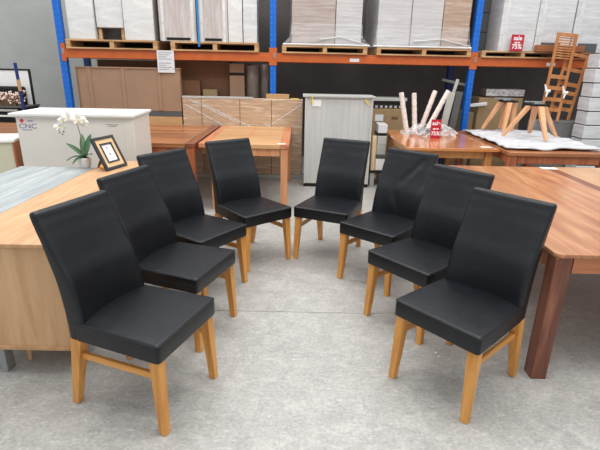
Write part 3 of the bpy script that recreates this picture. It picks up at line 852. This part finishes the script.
# ------------------------------------------------------------ lower level, left bay
bc = thing('cardboard_crate', 'long brown cardboard crate with vertical ribs under the left bay beam', 'crate', (-2.545, 7.0, 0))
MB().box(-0.75, 0, 0.99, 0.75, 0.10, 1.59).build('body', 'kraft', bc, bevel=0.004)
for x in (-0.56, -0.075, 0.45): MB().box(x - 0.025, -0.012, 1.0, x + 0.025, 0, 1.578).build('rib', 'kraft', bc, bevel=0.003)
MB().box(-0.75, -0.012, 0.991, -0.73, 0, 1.578).build('end_strip', 'seam', bc)
MB().box(-0.76, -0.012, 1.580, 0.758, 0.11, 1.60).build('lid', 'kraft', bc, bevel=0.003)
tag(MB().box(-0.745, 0, 0, 0.745, 0.10, 0.91).build('cardboard_box', 'kraft_pale', loc=(-2.545, 7.0, 0), bevel=0.004), 'tan carton under the dark gap filler that carries the brown crate', 'carton')
tag(MB().box(-0.74, 0.012, 0, 0.75, 0.11, 0.074).build('crate_gap_shade', 'dark_board', loc=(-2.545, 6.99, 0.913), bevel=0.003), 'dark filler standing for the shaded gap between the ribbed brown crate and the tan carton', 'board')  # dark strip added for the shade in the gap under the crate
carton('cardboard_box', 'dark brown carton behind the brown crate in the left bay', 'carton', -2.60, -0.66, 0.30, 0.84, 0.0, 1.70, 'kraft_dark')
carton('cardboard_box', 'small brown carton in front of the dark carton, above the wrapped flat pack', 'carton', -1.42, -1.09, 0.16, 0.28, 0.0, 1.43, 'kraft_dark')
carton('cardboard_box', 'low tan carton beside the small brown carton', 'carton', -1.05, -0.84, 0.16, 0.28, 0.0, 1.30, 'khaki')
t, b, wx, dy, hh = carton('strapped_carton', 'tall tan carton with a black strap under the left bay beam', 'carton', -0.65, -0.43, 0.20, 0.6, 0.0, 1.68, 'kraft')
MB().box(-wx - 0.003, -0.004, 1.51, wx + 0.003, 0.0, 1.55).build('strap', 'matte_black', t)
q = RK(-0.31, 0.30, 1)
tag(MB().lathe([(0.10, 0), (0.105, 0.4), (0.098, 1.2), (0.10, 1.66), (0.07, 1.68)], seg=20).build('wrapped_roll', 'wrap_taupe', loc=(q[0], q[1], 0.0), smooth=True), 'tall taupe wrapped roll beside the strapped tan carton', 'roll')
q = RK(-0.14, 0.42, 1)
tag(MB().lathe([(0.07, 0), (0.075, 0.4), (0.07, 1.2), (0.07, 1.66), (0.05, 1.68)], seg=20).build('wrapped_roll', 'wrap_taupe', loc=(q[0], q[1], 0.0), smooth=True), 'thinner taupe wrapped roll next to the middle blue upright', 'roll')

fp = thing('flat_pack', 'large flat cardboard pack in clear film leaning against the rack, behind the square table', 'package', (-0.885, 7.005, 0))
MB().box(-0.895, 0, 0.06, 0.89, 0.075, 1.20).build('body', 'wrap_kraft', fp, bevel=0.01)
MB().box(-0.897, -0.005, 0.0, 0.93, 0.085, 0.058).build('runner', 'grey_board', fp, bevel=0.004)
m = MB()
for p0, p1 in (((-0.8, 1.17), (-0.1, 0.85)), ((-0.7, 1.15), (0.2, 0.75)), ((-0.86, 1.1), (-0.3, 0.80)), ((0.1, 0.3), (0.8, 0.7)), ((-0.05, 0.5), (0.86, 1.12))):
    m.bar((p0[0], -0.003, p0[1]), (p1[0], -0.003, p1[1]), 0.004, 0.016, side=(0, 1, 0))
m.build('film_fold', 'clear', fp)
for x in (-0.62, -0.05, 0.42):
    MB().box(x, -0.0025, 0.07, x + 0.012, -0.0003, 1.18).build('panel_seam', 'seam', fp)
MB().box(-0.895, -0.004, 1.185, 0.15, 0.08, 1.215).build('top_edge', 'grey_board', fp, bevel=0.004)
tag(MB().box(-0.17, 0, 0, 0.17, 0.06, 0.065).build('cardboard_offcut', 'kraft_pale', loc=(-0.37, 7.012, 1.2015), bevel=0.003), 'tan cardboard offcut lying on top of the film-wrapped flat pack', 'cardboard')
tag(MB().bar((0, 0, 0.006), (0.12, 0, 0.006), 0.02, 0.01).build('tape_strip', 'yellow', loc=(-0.18, 7.03, 1.2015)), 'bit of yellow tape on top of the flat pack', 'tape')

# ------------------------------------------------------------ pale grey cabinet in the middle
pc = thing('pale_cabinet', 'tall pale grey panelled cabinet standing in the middle of the back', 'cabinet', (0.500, 6.52, 0))
MB().box(-0.462, 0.02, 0.05, 0.475, 0.40, 1.262).build('body', 'beige_panel', pc, bevel=0.004)
MB().box(-0.497, -0.01, 1.262, 0.505, 0.42, 1.288).build('top', 'grey_board', pc, bevel=0.004)
MB().box(-0.462, 0.022, 0.0, 0.475, 0.39, 0.05).build('plinth', 'matte_black', pc)
for a_ in (-0.462, 0.45):
    MB().box(a_, 0.005, 0.05, a_ + 0.025, 0.02, 1.26).build('stile', 'beige_panel', pc, bevel=0.002)
MB().box(-0.37, 0.012, 1.14, -0.24, 0.0195, 1.23).build('label_sheet', 'white', pc)
MB().box(-0.375, -0.013, 1.18, -0.358, 0.0195, 1.28).build('tape', 'yellow', pc)
MB().bar((0.36, -0.012, 1.25), (0.42, -0.012, 1.17), 0.004, 0.018, side=(0, 1, 0)).build('tape', 'yellow', pc)

# ------------------------------------------------------------ things between the cabinet and the honey table
t, b, wx, dy, hh = carton('labelled_carton', 'khaki carton with a white label behind the pale grey cabinet', 'carton', 1.30, 2.06, 0.14, 0.6, 0.0, 1.06, 'khaki')
MB().box(-0.10, -0.003, 0.87, 0.03, -0.0005, 0.97).build('label_sheet', 'paper', t)
MB().box(0.16, -0.003, 0.90, 0.26, -0.0005, 0.94).build('print', 'kraft_dark', t)
t = thing('black_tray', 'black plastic tray with film on top of the labelled carton', 'tray', tuple(Vector(RK(1.68, 0.16, 1.0))[:2]) + (zs(1.06) + 0.0085,), A)
MB().box(-0.36, 0, 0, 0.36, 0.36, 0.055).build('tray', 'black', t, bevel=0.005)
m = MB()
for k in range(9): m.box(-0.33 + k * 0.075, -0.006, 0.012, -0.29 + k * 0.075, 0.0, 0.045)
m.build('film_scrap', 'wrap_grey', t)
tag(MB().box(-0.40, 0, 0, 0.38, 0.34, 0.05).build('grey_slab', 'grey_board', loc=tuple(Vector(RK(1.68, 0.12, 1.0))[:2]) + (zs(1.06) + 0.068 + 0.055,), rz=A, bevel=0.006), 'light grey slab on top of the black tray, behind the pale cabinet', 'board')
tag(MB().box(-0.36, 0, 0, 0.36, 0.30, 0.057).build('foam_block', 'black', loc=tuple(Vector(RK(1.68, 0.17, 1.0))[:2]) + (zs(1.06) + 0.064,), rz=A), 'black foam between the tray and the grey slab', 'foam')
# small trolley with goods
tr = thing('trolley', 'low black trolley with a pale timber post between cabinet and honey table', 'trolley', (1.085, 6.62, 0))
MB().box(-0.07, 0, 0.20, 0.14, 0.4, 0.24).build('deck', 'black', tr, bevel=0.004)
MB().box(-0.07, 0.0, 0.24, -0.01, 0.06, 0.74).build('post', 'pale_pine', tr, bevel=0.003)
for sx in (-0.04, 0.11):
    for sy in (0.04, 0.36):
        MB().box(sx - 0.03, sy - 0.03, 0, sx + 0.03, sy + 0.03, 0.20).build('foot', 'grey_board', tr)
for k, (mt, h0, h1, lab) in enumerate((('white', 0.0, 0.17, 'white box at the bottom of the pile on the trolley'), ('dark_board', 0.17, 0.23, 'dark tray in the pile on the trolley'), ('grey_board', 0.23, 0.38, 'grey box in the pile on the trolley'), ('wrap_grey', 0.38, 0.50, 'film-wrapped bundle in the pile on the trolley'), ('black', 0.50, 0.54, 'black lid near the top of the pile on the trolley'), ('paper', 0.54, 0.66, 'printed white box on top of the pile on the trolley'))):
    tag(MB().box(-0.065, 0, 0, 0.065, 0.30, h1 - h0 - 0.002).build('storage_box', mt, loc=(1.148 + 0.004 * (k % 2), 6.63, 0.242 + h0), bevel=0.004), lab, 'box', 'boxes piled on the trolley')

# bundle of wrapped table legs in a plastic bag on the honey table
bag = thing('plastic_bag', 'crumpled clear plastic bag with black packing on the honey table', 'bag', (1.80, 6.52, 0.791))
m = MB(); rings = []
random.seed(4)
for zz, rr in ((0.0, 0.36), (0.02, 0.37), (0.05, 0.30), (0.09, 0.25), (0.12, 0.22), (0.10, 0.17)):
    ring = []
    for k in range(36):
        a = 2 * PI * k / 36
        r_ = rr * (1 + 0.10 * math.sin(5 * a + zz * 40) + 0.09 * random.uniform(-1, 1))
        ring.append((r_ * math.cos(a), 0.8 * r_ * math.sin(a), zz + 0.015 * random.random() * (zz > 0)))
    rings.append(ring)
m.loft(rings, False)
m.build('film', 'clear', bag)
m = MB()
for k in range(7):
    a = k * 0.9
    m.tube([(0.15 * math.cos(a), 0.12 * math.sin(a) - 0.03, 0.035 + 0.02 * (k % 3)), (0.15 * math.cos(a + 1.4), 0.12 * math.sin(a + 1.4) - 0.03, 0.06 + 0.012 * (k % 2))], 0.025, 8)
m.build('black_packing', 'black', bag, smooth=True)
def seg_leg(p0, p1, r0, r1, label):
    p0 = Vector(p0); p1 = Vector(p1)
    t = thing('wrapped_table_leg', label, 'table leg', tuple(p0), 0, 'wrapped table legs standing on the honey table')
    d = p1 - p0
    m = MB(); n = 12; pts = [d * (i / n) for i in range(n + 1)]
    m.tube(pts, [r0 + (r1 - r0) * i / n + 0.003 * (i % 2) for i in range(n + 1)], 8).build('body', 'wrap_leg', t, smooth=True)
    MB().tube([d * 1.0, d * 1.015], r1 * 0.96, 8).build('end_cap', 'white', t)
def at_y(X, d, Z): return RK(X, d, Z)
for X0, z0, X1, z1, yy, lab in ((1.88, 0.80, 1.76, 1.335, 6.62, 'leftmost bubble-wrapped table leg in the bag, leaning left'),
                      (2.06, 0.80, 1.965, 1.33, 6.66, 'upright bubble-wrapped leg, second from the left'),
                      (2.16, 0.80, 2.30, 1.36, 6.72, 'white bubble-wrapped leg leaning right in the bag'),
                      (2.22, 0.80, 2.46, 1.37, 6.60, 'rightmost pink bubble-wrapped leg, leaning right')):
    k = 6.65 / 7.25
    seg_leg(((X0 - 0.443) * k + 0.13 + 0.04 * (X0 < 2), yy, 0.815), ((X1 - 0.443) * k + 0.17, yy + 0.05, z1), 0.036, 0.033, lab)

# boards leaning next to the right upright
def board(label, x0, x1, h, lean, y, mat, th=0.03, rgroup='boards leaning beside the right upright'):
    o = MB().box(0, 0, 0, x1 - x0, th, h).build('leaning_board', mat, loc=(x0, y, 0.004), bevel=0.003)
    o.rotation_euler = (R(-0.5), lean, 0)
    return tag(o, label, 'board', rgroup)
board('pale grey board leaning beside the right blue upright', 1.96, 2.06, 1.36, R(8), 7.02, 'grey_board', 0.025)
board('dark slate board in film leaning against the right blue upright', 2.13, 2.23, 1.36, R(6), 7.05, 'dark_board', 0.03)
board('thin grey metal strip leaning behind the wrapped legs', 1.94, 1.985, 1.56, R(12), 7.10, 'grey_board', 0.015)

# ------------------------------------------------------------ covered table with upturned leg bases
cv = MB(); nx, ny = 40, 40; vs = []
random.seed(11)
for i in range(nx + 1):
    for j in range(ny + 1):
        x = -0.56 + 1.10 * i / nx; y = -0.78 + 1.62 * j / ny
        e = 0.010 * math.sin(9 * y + 3 * math.sin(3 * x)) + 0.008 * math.sin(23 * y + 5 * x + 2 * math.sin(6 * x)) + 0.005 * math.sin(17 * x)
        wob = 0.02 * math.sin(8 * x) * (j == 0) 
        vs.append((x + 0.015 * math.sin(11 * y) * (i == 0), y + wob, 0.042 + e * 0.9))
cv.add(vs, [(i * (ny + 1) + j, (i + 1) * (ny + 1) + j, (i + 1) * (ny + 1) + j + 1, i * (ny + 1) + j + 1) for i in range(nx) for j in range(ny)])
o = cv.build('quilted_cover', 'cloth', loc=(2.935, 6.08, 0.79), smooth=True)
sm = o.modifiers.new('solid', 'SOLIDIFY'); sm.thickness = 0.018; sm.offset = -1
tag(o, 'rumpled white quilted cover spread on the red-brown table at the right', 'cover')

def leg_base(label, cx, cy, feet, hz, top_r, off=0.0):
    t = thing('stool_base', label, 'stool base', (cx, cy, 0.853), 0, 'beech leg bases on the quilted cover')
    MB().box(-top_r + off, -top_r, hz - 0.012, top_r + off, top_r, hz + 0.012).build('plate', 'matte_black', t, bevel=0.004)
    MB().box(-0.05, -0.05, hz + 0.012, 0.05, 0.05, hz + 0.03).box(-0.16, -0.012, hz + 0.03, 0.10, 0.012, hz + 0.045).build('swivel_bracket', 'steel', t, bevel=0.003)
    for fx, fy in feet:
        d = Vector((fx, fy, 0)).normalized()
        MB().leg((d.x * top_r * 0.95 + off, d.y * top_r * 0.95, hz - 0.012), (fx, fy, 0), 0.07, 0.042).build('leg', 'beech', t, bevel=0.006)
    return t
leg_base('nearer beech four-legged base with black plate on the quilted cover', 2.985, 6.05, ((0.03, -0.33), (0.34, 0.03), (0.13, 0.33), (-0.36, 0.02)), 0.40, 0.095)
leg_base('farther beech four-legged base with black plate, left of the other', 2.85, 6.68, ((-0.23, 0.10), (-0.05, -0.20), (0.16, 0.02), (0.06, 0.20)), 0.40, 0.10, 0.04)

# ------------------------------------------------------------ goods in the lower right bay
carton('cardboard_box', 'khaki carton standing behind the beech leg bases', 'carton', 3.20, 3.90, 0.15, 0.7, 0.0, 1.25, 'khaki')
carton('cardboard_box', 'lower tan carton beside the right blue upright', 'carton', 3.03, 3.18, 0.22, 0.7, 0.0, 1.02, 'khaki')
t = thing('wrapped_bundle', 'grey plastic-wrapped bundle on top of the khaki carton', 'bundle', tuple(Vector(RK(3.62, 0.35, 1.0))[:2]) + (zs(1.25) + 0.012,), A)
MB().box(-0.30, -0.15, 0, 0.30, 0.15, 0.13).build('bundle', 'wrap_taupe', t, bevel=0.03, seg=3)
MB().box(-0.31, -0.157, 0.02, 0.31, -0.151, 0.12).build('film', 'clear', t)
for k, (p0, p1, lab) in enumerate((((2.99, 0.12, 1.13), (3.30, 0.09, 1.17), 'white timber strip sticking out beside the right upright'), ((2.75, 0.65, 1.50), (3.25, 0.60, 1.40), 'upper grey timber strip in the dark right bay'))):
    a_, b_ = Vector(RK(*p0)), Vector(RK(*p1))
    m = MB().bar((0, 0, 0), tuple(b_ - a_), 0.04, 0.03)
    tag(m.build('timber_strip', ('white', 'grey_board')[k], loc=tuple(a_)), lab, 'timber', 'loose timber strips in the right bay')

# crate carrying the folded chairs
tag(MB().box(-0.42, 0, 0, 0.42, 0.22, 0.965).build('covered_crate', 'grey_cloth', loc=(3.90, 7.02, 0), bevel=0.02, seg=3), 'crate under a grey dust cover beneath the folded slatted chairs', 'crate')
def fold_chair(label, x, y, z, lean, w_, h_, back=True):
    t = thing('folding_chair', label, 'chair', (x, y, z), 0, 'folded slatted timber chairs')
    t.rotation_euler = (R(-4), lean, 0)
    hw = w_ / 2
    for s in (-1, 1):
        MB().box(s * hw - 0.02, 0, 0, s * hw + 0.02, 0.022, h_).build('side_rail', 'teak', t, bevel=0.003)
    m = MB()
    for k in range(10 if back else 0):
        z0 = h_ - 0.345 + k * 0.034
        m.box(-hw + 0.02, 0.004, z0, hw - 0.02, 0.016, z0 + 0.017)
    m.box(-hw + 0.02, 0, h_ - 0.045, hw - 0.02, 0.022, h_)
    m.build('back_slats', 'teak', t)
    for zf in (0.44, 0.31, 0.18, 0.06):
        MB().box(-hw + 0.02, 0, h_ * zf + 0.06, hw - 0.02, 0.02, h_ * zf + 0.115).build('cross_rail', 'teak', t, bevel=0.002)
    if not back: MB().box(-hw + 0.02, 0, h_ * 0.72, hw - 0.02, 0.02, h_ * 0.72 + 0.05).build('cross_rail', 'teak', t, bevel=0.002)
    for s in (-1, 1):
        m = MB()
        m.tube([(s * hw - 0.03, -0.03, 0.41), (s * hw + 0.035, -0.032, 0.415)], 0.022, 8)
        m.tube([(s * hw - 0.02, -0.032, 0.42), (s * hw - 0.06, -0.04, 0.50)], [0.018, 0.01], 8)
        m.tube([(s * hw, -0.034, 0.40), (s * hw - 0.01, -0.04, 0.33)], [0.018, 0.01], 8)
        m.build('white_tie', 'white', t, smooth=True)
    return t
fold_chair('tall folded slatted timber chair standing in front of the rack beam', 3.66, 6.97, 0.968, R(4), 0.26, 1.215)
fc = fold_chair('second folded slatted timber chair, lower and leaning against the first', 3.83, 7.03, 0.995, R(9), 0.30, 0.93, back=False)
for k in list(fc.children):
    if k.name.startswith('white_tie'): bpy.data.objects.remove(k)

# stacked white slatted cartons at the right edge
ws = []
zb = 0.0
for k in range(10):
    h_ = 0.191
    o = MB().box(-0.36, 0, 0, 0.36, 0.28, h_ - 0.014).build('white_carton', 'wrap_brick', loc=(4.36 + 0.008 * math.sin(3 * k), 6.62, zb), bevel=0.008)
    MB().box(-0.34, 0.02, h_ - 0.014, 0.34, 0.26, h_ - 0.001).build('stack_gap_shade', 'dark_board', o)  # dark filler stands in for shade in the gap between cartons
    lab = ['bottom', 'second lowest', 'third lowest', 'fourth lowest', 'fifth lowest', 'fifth highest', 'fourth highest', 'third highest', 'second highest', 'topmost'][k]
    tag(o, lab + ' white carton in the tall stack at the right edge', 'carton', 'white cartons stacked at the right edge')
    zb += h_

# ------------------------------------------------------------ far left corner
bk = thing('black_cabinet', 'black cabinet with a white stripe at the far left edge', 'cabinet', (-4.80, 7.02, 0))
MB().box(-0.62, 0, 0, 0.62, 0.45, 0.99).build('body', 'matte_black', bk, bevel=0.005)
MB().box(-0.63, -0.012, 0.86, 0.60, 0.0, 0.885).build('stripe', 'white', bk)
MB().box(-0.64, -0.02, 0.99, 0.64, 0.46, 1.015).build('top', 'dark_board', bk, bevel=0.003)
MB().box(-0.64, -0.021, 0.94, 0.55, 0.0, 0.97).build('grey_stripe', 'grey_board', bk)
wb = thing('whiteboard', 'white panel with a thin black frame at the far left edge', 'board', (-4.70, 7.36, 1.017))
MB().box(-0.55, 0, 0, 0.50, 0.02, 0.50).build('panel', 'white', wb)
MB().box(-0.57, -0.006, 0.50, 0.525, 0.026, 0.525).box(0.50, -0.006, 0, 0.525, 0.026, 0.50).build('frame', 'black', wb)
tag(MB().box(-0.40, 0, 0, 0.36, 0.12, 0.27).build('black_case', 'matte_black', loc=(-4.62, 7.225, 1.017), bevel=0.03, seg=3), 'black case in front of the white panel at the far left', 'case')
pole = thing('blue_pole', 'dark blue pole with a pale band leaning at the far left edge', 'pole', (-4.09, 6.94, 0.0))
MB().tube([(0, 0, 0), (-0.05, 0.02, 1.63)], 0.022, 12).build('shaft', 'navy', pole, smooth=True)
MB().tube([(-0.038, 0.0153, 1.24), (-0.043, 0.0172, 1.40)], 0.0235, 12).build('band', 'kraft_pale', pole, smooth=True)
df = thing('dried_flowers', 'bunch of pinkish dried blossoms on the black cabinet at the far left', 'flowers', (-4.44, 7.09, 1.017))
random.seed(3)
m = MB(); m2 = MB()
for k in range(75):
    x0 = random.uniform(-0.38, 0.27)
    tip = Vector((x0 + random.uniform(-0.06, 0.06), random.uniform(-0.05, 0.05), random.uniform(0.055, 0.20)))
    m.tube([(x0 * 0.9, 0.0, 0.002), tuple(tip)], 0.004, 5)
    for q in range(3):
        c = tip + Vector((random.uniform(-0.02, 0.02), random.uniform(-0.02, 0.02), random.uniform(-0.03, 0.015)))
        r_ = random.uniform(0.011, 0.020)
        m2.lathe([(0.001, -r_), (r_, 0), (0.001, r_)], tuple(c), 6)
m.build('twigs', 'khaki', df)
m2.build('blossoms', 'dried', df)
tag(MB().prism([(0.011, 0), (0.004, 0.006), (-0.010, 0.003), (-0.006, -0.005)], 0, 0.0012).build('paint_fleck', 'white', loc=(0.857, 2.432, 0.0003), rz=0.5), 'farther of the two small white flecks on the concrete behind the nearest right chair', 'fleck')
tag(MB().prism([(0.011, 0), (0.004, 0.006), (-0.010, 0.003), (-0.006, -0.005)], 0, 0.0012).build('paint_fleck', 'white', loc=(0.864, 2.394, 0.0003), rz=0.1), 'nearer of the two small white flecks on the concrete behind the nearest right chair', 'fleck')
print('scene built', len(bpy.data.objects))
